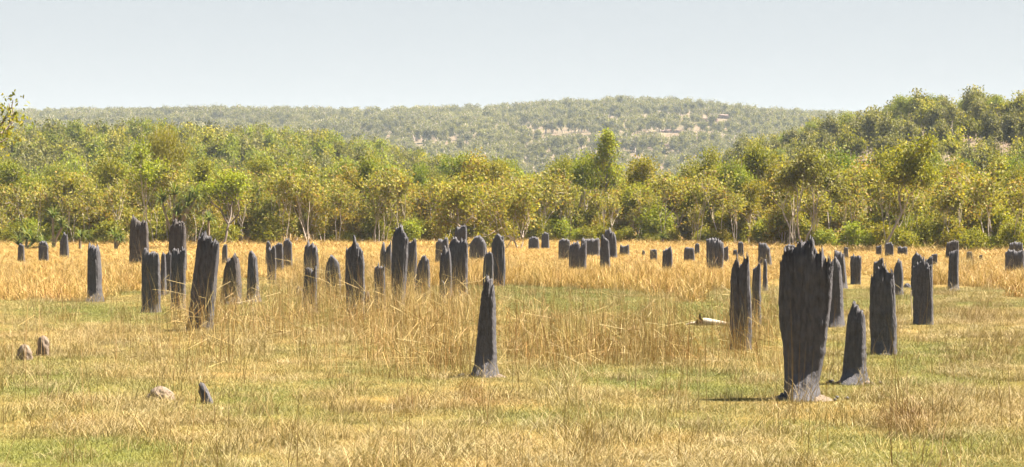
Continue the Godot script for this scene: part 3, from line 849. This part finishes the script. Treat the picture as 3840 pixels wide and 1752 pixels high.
func build_trees() -> void:
	# trees one can single out
	var P := special(K.P_scrub, {"h": 6.4, "spread": 6.4, "trunk": 1.5, "limb": 2.4, "stems": 2, "stem_lean": 0.7, "crook": 0.42, "open": 0.75, "r0": 0.2, "leaves": 6500, "levels": 4, "up": 0.06, "bark": Color(0.29, 0.243, 0.211), "pal": [OCHRE[0], OCHRE[1], OLIVE[1], OCHRE[3], OLIVE[0]], "bare": 0.15})
	tree("sprawling_tree", tree_meshes(P, 713), at_depth(1745, 127), 0.3, Vector3.ONE, "sprawling ochre-leaved tree with thick crooked pale limbs behind the central mounds")
	P = special(P, {"h": 5.0, "spread": 5.6, "r0": 0.15, "stem_lean": 0.45, "stems": 3, "leaves": 4200, "pal": OCHRE, "bare": 0.3, "bark": PALE_BARK})
	tree("sprawling_tree", tree_meshes(P, 726), at_depth(1945, 124), 1.0, Vector3.ONE, "thin-leaved brownish tree with several dark twisted trunks standing in the golden grass")
	P = special(K.P_gum, {"h": 8.5, "spread": 3.4, "trunk": 8.2, "limb": 1.0, "columnar": true, "crook": 0.12, "open": 0.6, "ratio": 0.5, "levels": 3, "leaves": 3200, "cluster": 0.24, "pal": [FRESH[1], LIME[2], LIME[1], OLIVE[3]], "r0": 0.11, "droop": 0.3, "bark": Color(0.211, 0.174, 0.148)})
	tree("slim_tree", tree_meshes(P, 733), at_depth(2253, 151), 0.0, Vector3.ONE, "slim tall tree with pointed green crown rising above the thicket")
	P = special(K.P_olive, {"h": 6.7, "spread": 5.8, "trunk": 2.9, "limb": 1.9, "open": 0.85, "up": 0.16, "leaves": 6000, "droop": 0.6, "r0": 0.13, "bark": Color(0.264, 0.222, 0.195)})
	tree("pale_trunked_tree", tree_meshes(P, 741), at_depth(3312, 113), 0.0, Vector3.ONE, "round-crowned olive tree on a straight pale trunk above far mounds")
	P = special(P, {"h": 6.6, "spread": 5.6, "trunk": 2.6, "stems": 2, "stem_lean": 0.3, "pal": [GUM[0], GUM[1], OLIVE[0], GUM[3]], "bare": 0.25})
	tree("forked_tree", tree_meshes(P, 752), at_depth(3010, 118), 0.0, Vector3.ONE, "grey-green tree with forked pale limbs behind the widest mound")
	P = special(K.P_lime, {"h": 7.6, "spread": 3.8, "trunk": 2.4, "limb": 2.0, "stems": 2, "stem_lean": 0.2, "open": 0.45, "leaves": 3000, "bare": 0.35, "bark": PALE_BARK, "r0": 0.12, "cluster": 0.22})
	tree("lime_tree", tree_meshes(P, 765), at_depth(528, 133), 0.0, Vector3.ONE, "open tree with lime-green leaf tufts on bare pale branches above the brown streaked mound")
	P = special(K.P_gum, {"h": 8.8, "spread": 5.4, "trunk": 2.6, "leaves": 7000, "droop": 1.2, "cluster": 0.36, "leaf": 0.2, "wide": 0.14, "pal": [Color(0.194, 0.181, 0.0262), Color(0.168, 0.162, 0.0229), Color(0.219, 0.194, 0.0327)], "r0": 0.15})
	tree("weeping_tree", tree_meshes(P, 774), at_depth(640, 143), 0.0, Vector3.ONE, "tall weeping tree with drooping yellow-olive foliage behind the lime-tufted tree")
	P = special(K.P_lime, {"h": 5.2, "spread": 4.6, "trunk": 1.6, "lean": Vector3(0.55, 0, 0), "leaves": 3600, "bare": 0.2, "bark": GREY_BARK})
	tree("lime_tree", tree_meshes(P, 783), at_depth(835, 131), 0.0, Vector3.ONE, "lime-green tree leaning to one side on a dark trunk, beside the pandanus palms")
	P = special(K.P_olive, {"h": 7.0, "spread": 6.0, "trunk": 2.2, "leaves": 3400, "bare": 0.45, "crook": 0.4, "bark": Color(0.19, 0.158, 0.142), "r0": 0.15})
	tree("twiggy_tree", tree_meshes(P, 791), at_depth(-210, 76), 0.0, Vector3.ONE, "half-bare tree with dark twigs reaching in from beyond the three small mounds")
	tree("twiggy_tree", tree_meshes(P, 797), at_depth(4060, 92), 0.7, Vector3.ONE, "half-bare dark-limbed tree reaching in beside the broad saw-toothed mound")
	# pandanus palms
	pandanus(at_depth(95, 120), [Vector3(-0.4, 0.35, 0), Vector3(0.5, 0.5, 0.2), Vector3(0.0, 0.7, -0.4), Vector3(1.1, 0.3, 0)], "low bushy pandanus with spiky green straps above the three small mounds", 5, 1.25)
	pandanus(at_depth(198, 124), [Vector3(0, 2.0, 0), Vector3(0.6, 1.4, 0.2)], "young pandanus palm on a short stem beside the low bushy one", 6)
	pandanus(at_depth(650, 121), [Vector3(-0.7, 2.9, 0), Vector3(0.1, 3.4, 0.2), Vector3(0.9, 2.7, 0.1), Vector3(0.3, 2.2, 0.4), Vector3(1.3, 3.2, -0.2)], "many-headed dark pandanus palm with hanging straps behind the brown broad mound", 7, 1.35)
	pandanus(at_depth(782, 121), [Vector3(0, 1.8, 0)], "single-headed pandanus palm beside the many-headed one", 8, 1.0)
	pandanus(at_depth(432, 118), [Vector3(0, 0.9, 0), Vector3(0.3, 0.6, 0.3)], "small dark pandanus under the lime-tufted tree", 9, 0.9)
	pandanus(at_depth(300, 120), [Vector3(0, 0.8, 0)], "yellowish cycad-like plant before the left thicket", 10, 0.9, "cycad")
	pandanus(at_depth(2486, 138), [Vector3(0, 0.5, 0)], "small bright fern-like plant at the thicket foot beyond the squat square mound", 11, 0.8, "cycad")
	# dead forked trunks showing pale in the thicket
	for q in [[2168, 152, 5.0, "pale dead forked trunk standing in the thicket before the slim tree"], [2430, 158, 5.0, "bleached crooked dead trunk deep in the thicket behind the slim tree"], [2960, 119, 3.6, "white forked dead trunk beside the grey-green forked tree"]]:
		var D := special(K.P_scrub, {"h": q[2], "spread": 2.0, "levels": 2, "leaves": 0, "trunk": 2.4, "limb": 1.6, "stems": 1, "r0": 0.13, "bark": Color(0.327, 0.29, 0.264), "kids": [2, 2], "min_r": 0.02})
		var gd := grow(D, int(q[0]))
		var dn := part("dead_tree", gd[0].mesh(M.bark), self)
		dn.position = at_depth(q[0], q[1]) - Vector3(0, 0.04, 0)
		tag(dn, q[3], "dead tree")
	# the thicket: rows of trees and bushes from its edge inwards
	rng.seed = 4242
	var spec := [[1745, 127, 2.2], [1945, 124, 2.0], [2253, 146, 1.6], [3312, 113, 2.2], [3010, 118, 2.0], [528, 133, 1.4], [640, 143, 2.0], [835, 131, 1.4], [650, 129, 1.2]]
	var row := 0.0
	while row < 72.0:
		var x := -64.0 + rng.randf() * 3.0
		while x < 64.0:
			var jx := x + rng.randf_range(-1.2, 1.2)
			var px := 1920.0 + jx * F / 140.0
			var d := edge_at(px) + row + rng.randf_range(-1.6, 2.4)
			px = 1920.0 + jx * F / d
			if px > -160 and px < 4000:
				var clear := true
				for s in spec:
					var sx: float = (s[0] - 1920.0) / F * s[1]
					if absf(jx - sx) < s[2] and absf(d - s[1]) < 4.0: clear = false
				if clear: thicket_tree(jx, d, px, row)
			x += 3.5 if row < 10.0 else (4.6 if row < 35.0 else 6.2)
		row += 4.5 if row < 20.0 else 9.0
	# shrubs filling the front of the thicket
	for k in 85:
		var px := -60.0 + 3960.0 * (k + rng.randf_range(-0.4, 1.4)) / 85.0
		var d := edge_at(px) + rng.randf_range(-2.5, 9.0)
		var s := rng.randf_range(0.6, 1.1)
		if rng.randf() < (0.7 if px > 850 and px < 2000 else 0.45):
			tree("shrub", K["shrub%d" % (k % 3)], at_depth(px, d), rng.randf() * TAU, Vector3.ONE * s, size_word(s) + " ochre many-stemmed shrub at thicket edge " + mark(px), "ochre shrubs along the thicket", M.leaf_warm if rng.randf() < 0.4 else null, "shrub")
		else:
			tree("shrub", K["oshrub%d" % (k % 2)], at_depth(px, d), rng.randf() * TAU, Vector3.ONE * s, size_word(s) + " olive many-stemmed shrub at thicket edge " + mark(px), "olive shrubs along the thicket", M.leaf_dark if rng.randf() < 0.3 else null, "shrub")
	# pale bare-stemmed saplings in the front row
	for k in 64:
		var px := -40.0 + 3920.0 * (k + rng.randf_range(-0.6, 1.6)) / 64.0
		var s := rng.randf_range(0.7, 1.25)
		tree("sapling", K["sap%d" % (k % 4)], at_depth(px, edge_at(px) + rng.randf_range(-4.5, -1.0)), rng.randf() * TAU, Vector3.ONE * s, size_word(s) + " thin-leaved sapling with pale bare stems at thicket edge " + mark(px), "pale-stemmed saplings along the thicket")
	# bushes along the foot
	for k in 84:
		var px := rng.randf_range(-40, 3880)
		var d := edge_at(px) + rng.randf_range(-6.0, 4.0)
		if px > 1050 and px < 1500 and rng.randf() < 0.5: continue
		if px < 830 and d < 134.0 and rng.randf() < 0.75: continue
		var bright := rng.randf() < (0.3 if px > 1800 else 0.22)
		var s := rng.randf_range(0.55, 1.15)
		if bright:
			tree("bush", K["lbush%d" % (k % 2)], at_depth(px, d), rng.randf() * TAU, Vector3.ONE * s, size_word(s) + " low bright green bush at thicket foot " + mark(px), "green bushes at the thicket foot", null, "bush")
		else:
			tree("bush", K["bush%d" % (k % 2)], at_depth(px, d), rng.randf() * TAU, Vector3.ONE * s, size_word(s) + " low olive bush at thicket foot " + mark(px), "olive bushes at the thicket foot", M.leaf_warm if rng.randf() < 0.5 else null, "bush")

const MARKS := [[60, "behind the three small spaced mounds"], [300, "behind the pale-footed toothed mound"], [470, "behind the spike-cornered brown mound"], [600, "behind the brown broad mound"], [740, "beside the many-headed pandanus"], [880, "behind the brownish pointed mound"], [1000, "behind the four huddled mounds"], [1150, "behind the tall grey mound"], [1260, "behind the headstone mound"], [1360, "behind the blunt-peaked mound"], [1480, "behind the tallest grey column"], [1590, "behind the knob-topped mound"], [1700, "behind the sprawling tree"], [1830, "behind the dome-topped mound"], [1960, "behind the twisted-trunk tree"], [2100, "behind the crowded mound row"], [2250, "near the slim tall tree"], [2360, "behind the low jagged mound"], [2460, "behind the squat square mound"], [2570, "behind the one-spiked mound"], [2680, "behind the big flat-topped mound"], [2790, "behind the rounded upright mound"], [2900, "behind the stepped mound"], [3020, "behind the widest mound"], [3140, "near the forked tree"], [3230, "behind the blocky mound"], [3320, "near the pale-trunked tree"], [3430, "behind the flat toothed mound"], [3560, "behind the brown streaked mound"], [3660, "behind the squat faint mound"], [3790, "behind the saw-toothed mound"], [9999, "beyond the saw-toothed mound"]]

func mark(px: float) -> String:
	for k in MARKS.size() - 1:
		if px < (MARKS[k][0] + MARKS[k + 1][0]) * 0.5: return MARKS[k][1]
	return MARKS[MARKS.size() - 1][1]

func size_word(s: float) -> String:
	return "small" if s < 0.8 else ("middling" if s < 0.95 else "large")

func thicket_tree(x: float, d: float, px: float, row: float) -> void:
	var at := Vector3(x, height_at(x, -d), -d)
	var turn := rng.randf() * TAU
	var w := rng.randf()
	var nz := n_patch.get_noise_2d(x * 2.2 + 9.0, d * 2.2)
	var kind := "scrub"
	if px > 900 and px < 2000: kind = "scrub" if w < 0.8 - row * 0.015 else "olive"
	elif px >= 2000 and px < 2800: kind = "scrub" if w < 0.3 else ("gum" if w < 0.55 + row * 0.01 else ("lime" if w < 0.72 else "olive"))
	elif px >= 2800: kind = "scrub" if w < 0.42 - row * 0.01 else ("olive" if w < 0.9 else "gum")
	else: kind = "scrub" if w < 0.6 - row * 0.01 else ("lime" if w < 0.72 else "olive")
	if row > 24.0: kind = "gum" if w < 0.5 else ("olive" if w < 0.9 else "lime")
	var mat: Material = null
	if nz > 0.12 or (kind == "scrub" and w < 0.3): mat = M.leaf_warm
	elif nz < -0.25: mat = M.leaf_dark
	var s := rng.randf_range(0.72, 1.05) * (1.0 + row * 0.0016)
	if row < 4.0: s *= 0.85
	var sc := Vector3(s * rng.randf_range(0.9, 1.15), s, s * rng.randf_range(0.9, 1.15))
	var where := ("front of thicket " if row < 9.0 else ("mid thicket " if row < 25.0 else "back of thicket ")) + mark(px)
	var big := size_word(s)
	match kind:
		"scrub": tree("scrub_tree", K["scrub%d" % (rng.randi() % 4)], at, turn, sc, big + " ochre-leaved scrub tree, " + where, "ochre scrub trees of the thicket", mat)
		"olive": tree("olive_tree", K["olive%d" % (rng.randi() % 4)], at, turn, sc, big + " olive-green round-crowned tree, " + where, "olive-green trees of the thicket", mat)
		"lime": tree("bright_tree", K["lime%d" % (rng.randi() % 2)], at, turn, sc, big + " bright lime-green tree, " + where, "bright green trees of the thicket", mat)
		"gum": tree("gum_tree", K["gum%d" % (rng.randi() % 4)], at, turn, sc * 0.9, big + " fresh-green drooping gum tree, " + where, "gum trees of the thicket", mat)

# ---------------------------------------------------------------- woods on the hills
func wood_mass(called: String, label: String, protos: Array, spots: Array) -> void:
	var root := Node3D.new()
	root.name = numbered(called); add_child(root)
	tag(root, label, "woodland", "", "stuff")
	var lists := []
	for k in protos.size(): lists.append([])
	for s in spots: lists[rng.randi() % protos.size()].append(s)
	for k in protos.size():
		if lists[k].is_empty(): continue
		var mm := MultiMesh.new()
		mm.transform_format = MultiMesh.TRANSFORM_3D
		mm.use_colors = true
		mm.mesh = protos[k]
		mm.instance_count = lists[k].size()
		for q in lists[k].size():
			var s: Array = lists[k][q]
			var b := Basis(Vector3.UP, rng.randf() * TAU).scaled(Vector3(s[1] * rng.randf_range(0.85, 1.2), s[1], s[1] * rng.randf_range(0.85, 1.2)))
			mm.set_instance_transform(q, Transform3D(b, s[0])); mm.set_instance_color(q, s[2])
		var o := MultiMeshInstance3D.new()
		o.name = "trees"
		o.multimesh = mm
		o.set_meta("kind", "stuff")
		root.add_child(o, true)

func lod(P: Dictionary, seed_: int) -> ArrayMesh:
	var g := grow(P, seed_)
	var m := ArrayMesh.new()
	g[0].into(m, M.bark)
	g[1].into(m, M.leaf, false)
	return m

func build_hills() -> void:
	for q in [["hill_left", -260.0, 40.0, 205.0, 600.0, 0], ["hill_right", 20.0, 240.0, 175.0, 580.0, 1], ["ridge", -900.0, 900.0, 540.0, 1950.0, 2]]:
		var mb := MB.new()
		var nx := 90; var nz := 70
		for b in nz + 1:
			for a in nx + 1:
				var x := lerpf(q[1], q[2], float(a) / nx); var z := -lerpf(q[3], q[4], float(b) / nz)
				var y := left_hill(x, z) if q[5] == 0 else (right_hill(x, z) if q[5] == 1 else ridge(x, z))
				mb.add(Vector3(x, maxf(y, -1.5), z), Color(1, 1, 1))
		for b in nz:
			for a in nx:
				var k := b * (nx + 1) + a
				mb.quad(k, k + nx + 1, k + nx + 2, k + 1)
		var o := part(q[0], mb.mesh(M.hill, true, false), self)
		tag(o, "", "", "", "structure")
	rng.seed = 77
	# nearer hills: individual crowns on the crests, the rest one mass
	var mid := []
	for k in 5:
		mid.append(lod(special(K.P_gum, {"h": 8.0, "spread": 6.0, "leaves": 1900, "leaf": 0.34, "wide": 0.34, "cluster": 0.42, "levels": 3, "pal": [GUM, FRESH, OLIVE, FRESH, GUM][k], "min_r": 0.03, "r0": 0.16, "kids": [3, 3]}), 900 + k))
	var spots_l := []; var spots_r := []; var spots_flat := []
	for k in 3000:
		var d := sqrt(rng.randf_range(205.0 * 205.0, 420.0 * 420.0))
		var x := rng.randf_range(-0.3, 0.3) * d
		var z := -d
		var hl := left_hill(x, z); var hr := right_hill(x, z)
		var y := maxf(0.0, maxf(hl, hr))
		if d < 212.0: continue
		var f := 1.0 + 0.45 * n_patch.get_noise_2d(x * 1.6, z * 1.6) + rng.randf_range(-0.15, 0.15)
		var s := rng.randf_range(0.55, 1.05)
		if hr > 1.0:
			if rng.randf() < 0.5: continue
			spots_r.append([Vector3(x, y - 0.1, z), s * 0.95, Color(f, f, f)])
		elif hl > 1.0:
			spots_l.append([Vector3(x, y - 0.1, z), s, Color(f, f, f)])
		elif rng.randf() < 0.6:
			spots_flat.append([Vector3(x, y - 0.1, z), s, Color(f, f, f)])
	for k in 26:
		var px := 2880.0 + 42.0 * k + rng.randf_range(-16, 16)
		var d := rng.randf_range(292, 330)
		var s := rng.randf_range(0.55, 0.95)
		tree("crest_tree", K["gum%d" % (k % 4)], at_depth(px, d) , rng.randf() * TAU, Vector3(s * 1.25, s, s * 1.25), "loose-crowned gum tree on the crest of the steeper hill against the sky", "gum trees on the steeper hill's crest")
	wood_mass("hill_woodland", "dense fresh-green woodland covering the low hill behind the left thicket", mid, spots_l)
	wood_mass("hill_woodland", "open grey-green woodland on the steeper hill behind the widest mound", [mid[0], mid[4], mid[2]], spots_r)
	wood_mass("valley_woodland", "green woodland on flat ground between the thicket and the far ridge", mid, spots_flat)
	var far := []
	for k in 4:
		far.append(lod(special(K.P_gum, {"h": 7.5, "spread": 6.4, "leaves": 560, "leaf": 0.62, "wide": 0.36, "cluster": 0.62, "levels": 2, "pal": GUM, "min_r": 0.05, "r0": 0.2, "kids": [3, 4]}), 950 + k))
	var spots := []
	for k in 34000:
		var d := sqrt(rng.randf_range(560.0 * 560.0, 1400.0 * 1400.0))
		var x := rng.randf_range(-0.31, 0.31) * d
		var px := 1920.0 + x * F / d
		var y := ridge(x, -d)
		if y < 0.0: y = 0.0
		var nzv := n_patch.get_noise_2d(x * 0.5 + 30.0, d * 0.5)
		var py := YH - (y - EYE) / d * F
		var rocky := blot(px, py, [[2680, 470, 220, 45, 1.0], [2500, 520, 300, 35, 0.9], [1900, 500, 350, 60, 0.7], [2250, 480, 300, 50, 0.6], [1700, 450, 300, 30, 0.5]])
		if rng.randf() < rocky * 0.8 + 0.2 - 1.1 * nzv - 0.6 * n_fine.get_noise_2d(x * 0.5, d * 0.5): continue
		var f := 1.0 + 0.35 * nzv + rng.randf_range(-0.2, 0.2)
		spots.append([Vector3(x, y - 0.2, -d), 0.3 + 0.95 * pow(rng.randf(), 1.5), Color(f, f, f)])
	wood_mass("ridge_woodland", "hazy grey-green open woodland covering the far ridge", far, spots)
	# rock ledges on the far ridge
	for q in [[2640, 1080, 17.0, 3.0], [2720, 1120, 20.0, 3.4], [2800, 1150, 16.0, 3.0], [2580, 980, 14.0, 2.6], [2690, 960, 18.0, 2.8], [2450, 930, 15.0, 2.4], [2510, 1010, 12.0, 2.2], [2870, 1050, 15.0, 3.2], [2760, 1020, 12.0, 2.4]]:
		var mb := MB.new()
		var nn := 22
		for lvl in 4:
			for j in nn:
				var a := TAU * j / nn
				var rr: float = (1.0 - [0.0, 0.04, 0.12, 0.55][lvl]) * (1.0 + 0.35 * n_rough.get_noise_3d(cos(a) * 9.0 + q[0], lvl * 4.0, sin(a) * 9.0))
				mb.add(Vector3(cos(a) * q[2] * 0.5 * rr, [-2.0, 0.25, 0.5, 0.62][lvl] * q[3] * (1.0 + 0.2 * n_rough.get_noise_2d(a * 8.0, q[0])), sin(a) * q[2] * 0.22 * rr), Color(1, 1, 1))
		for lvl in 3:
			for j in nn:
				var k := lvl * nn + j; var k2 := lvl * nn + (j + 1) % nn
				mb.quad(k, k + nn, k2 + nn, k2)
		var cap := mb.add(Vector3(0, q[3] * 0.64, 0), Color(1, 1, 1))
		for j in nn: mb.tri(3 * nn + j, cap, 3 * nn + (j + 1) % nn)
		var o := part("rock_ledge", mb.mesh(M.rock, false, false), self)
		o.position = at_depth(q[0], q[1])
		tag(o, "reddish rock ledge showing among trees on the far ridge", "rock", "rock ledges on the far ridge")

# ---------------------------------------------------------------- ground and small things
func build_ground() -> void:
	var mb := MB.new()
	var ds := []
	var d := 3.0
	while d < 60.0: ds.append(d); d += 0.6
	while d < 240.0: ds.append(d); d += 2.5
	for e in [300.0, 500.0, 900.0, 2000.0, 4500.0]: ds.append(e)
	var nx := 110
	for dd in ds:
		for a in nx + 1:
			var u := lerpf(-1.0, 1.0, float(a) / nx)
			var x: float = u * (dd * 0.36 + 9.0) if dd < 280.0 else u * dd * 1.2
			var col := Color(0.144, 0.096, 0.0432)
			if dd < 240.0:
				var p := look(x, -dd)
				col = mixc(Color(0.173, 0.12, 0.048), Color(0.096, 0.096, 0.0264), greenness(x, -dd) * (1.0 - tallness(x, -dd)))
				col = mixc(col, Color(0.125, 0.0768, 0.0384), blot(p.x, p.y, RUSSET) * 0.7)
			mb.add(Vector3(x, 0, -dd), col)
	for b in ds.size() - 1:
		for a in nx:
			var k := b * (nx + 1) + a
			mb.quad(k, k + nx + 1, k + nx + 2, k + 1)
	# the part of the plain behind the eye
	var k0 := mb.add(Vector3(-400, 0, -3), Color(0.158, 0.115, 0.048)); var k1 := mb.add(Vector3(400, 0, -3), Color(0.158, 0.115, 0.048))
	var k2 := mb.add(Vector3(400, 0, 400), Color(0.158, 0.115, 0.048)); var k3 := mb.add(Vector3(-400, 0, 400), Color(0.158, 0.115, 0.048))
	mb.quad(k0, k1, k2, k3)
	var o := part("ground", mb.mesh(M.ground), self)
	tag(o, "", "", "", "structure")

func build_small() -> void:
	# the bleached log
	var at := ground_at(2630, 1222)
	var k := F * EYE / (1222 - YH) / F
	var t := thing("fallen_log", "bleached white fallen log with dark torn root end on the green turf", "log", at)
	var wood := MB.new()
	tube(wood, [Vector3(9 * k, 14 * k, 0), Vector3(30 * k, 15 * k, 0.02), Vector3(60 * k, 11 * k, -0.03), Vector3(105 * k, 6 * k, 0.0), Vector3(128 * k, 3 * k, 0.02)], 16 * k, 3.5 * k, Color(0.337, 0.306, 0.275), 9)
	part("trunk", wood.mesh(M.bark), t)
	var root := MB.new()
	var pts := [Vector2(-24, 0), Vector2(-20, 16), Vector2(-8, 26), Vector2(-4, 46), Vector2(0, 28), Vector2(6, 20), Vector2(8, 0)]
	for sgn in [1.0, -1.0]:
		for p in pts: root.add(Vector3(p.x * k, p.y * k, sgn * 0.07), Color(0.09, 0.065, 0.05))
	for j in pts.size() - 2:
		root.tri(0, j + 1, j + 2); root.tri(pts.size(), pts.size() + j + 2, pts.size() + j + 1)
	for j in pts.size():
		var j2 := (j + 1) % pts.size()
		root.quad(j, pts.size() + j, pts.size() + j2, j2)
	part("root_end", root.mesh(M.bark, false), t)
	var lim := MB.new()
	tube(lim, [Vector3(-62 * k, 3 * k, 0.05), Vector3(-40 * k, 9 * k, 0.04), Vector3(-14 * k, 10 * k, 0.0)], 2.5 * k, 8 * k, Color(0.296, 0.255, 0.214), 7)
	part("branch_stub", lim.mesh(M.bark), t)
	# a thin bleached stake
	var st := MB.new()
	tube(st, [Vector3(0, -0.1, 0), Vector3(0.01, 0.2, 0), Vector3(-0.02, 0.45, 0), Vector3(0.0, 0.62, 0)], 0.014, 0.01, Color(0.465, 0.39, 0.315), 6)
	var s := part("dead_stick", st.mesh(M.bark), self)
	s.position = ground_at(3420, 1190)
	tag(s, "thin bleached stick standing beside the flat toothed mound", "stick")

func build_world() -> void:
	var cam := Camera3D.new()
	cam.name = "camera"
	cam.position = Vector3(0, EYE, 0)
	cam.rotation.x = -atan((876.0 - YH) / F)
	cam.fov = rad_to_deg(2.0 * atan(876.0 / F))
	cam.near = 0.5; cam.far = 6000.0
	add_child(cam); cam.current = true
	var env := Environment.new()
	env.tonemap_mode = Environment.TONE_MAPPER_LINEAR
	env.tonemap_exposure = 6.5
	env.background_mode = Environment.BG_SKY
	var sm := ProceduralSkyMaterial.new()
	sm.sky_top_color = Color(0.261, 0.299, 0.335)
	sm.sky_horizon_color = Color(0.376, 0.379, 0.375)
	sm.sky_curve = 0.16
	sm.ground_horizon_color = Color(0.371, 0.344, 0.290)
	sm.ground_bottom_color = Color(0.335, 0.281, 0.201)
	sm.sun_angle_max = 1.0
	var sky := Sky.new(); sky.sky_material = sm
	env.sky = sky
	env.fog_enabled = true
	env.fog_density = 0.00013
	env.fog_light_color = Color(0.86, 0.93, 1.0)
	env.sdfgi_enabled = true; env.ssao_enabled = true; env.ssil_enabled = true
	var we := WorldEnvironment.new()
	we.name = "world"; we.environment = env
	add_child(we)
	var sun := DirectionalLight3D.new()
	sun.name = "sun"
	sun.light_energy = 1.6
	sun.light_color = Color(1.0, 0.945, 0.86)
	sun.light_angular_distance = 0.5
	sun.shadow_enabled = true
	add_child(sun)
	sun.look_at_from_position(Vector3(0.53, 0.84, -0.1) * 100.0, Vector3.ZERO)

func _ready() -> void:
	rng.seed = 20240607
	n_patch.noise_type = FastNoiseLite.TYPE_SIMPLEX_SMOOTH; n_patch.frequency = 0.02; n_patch.fractal_octaves = 3; n_patch.seed = 11
	n_fine.noise_type = FastNoiseLite.TYPE_SIMPLEX_SMOOTH; n_fine.frequency = 0.05; n_fine.fractal_octaves = 2; n_fine.seed = 12
	n_rough.noise_type = FastNoiseLite.TYPE_SIMPLEX_SMOOTH; n_rough.frequency = 0.5; n_rough.fractal_octaves = 2; n_rough.seed = 13
	n_flute.noise_type = FastNoiseLite.TYPE_SIMPLEX_SMOOTH; n_flute.frequency = 1.0; n_flute.fractal_octaves = 2; n_flute.seed = 14
	build_world()
	make_materials()
	var t := Time.get_ticks_msec()
	build_ground()
	make_kinds()
	print("kinds ", Time.get_ticks_msec() - t)
	build_hills()
	print("hills ", Time.get_ticks_msec() - t)
	build_trees()
	print("trees ", Time.get_ticks_msec() - t)
	build_mounds()
	print("mounds ", Time.get_ticks_msec() - t)
	build_grass()
	print("grass ", Time.get_ticks_msec() - t)
	build_small()
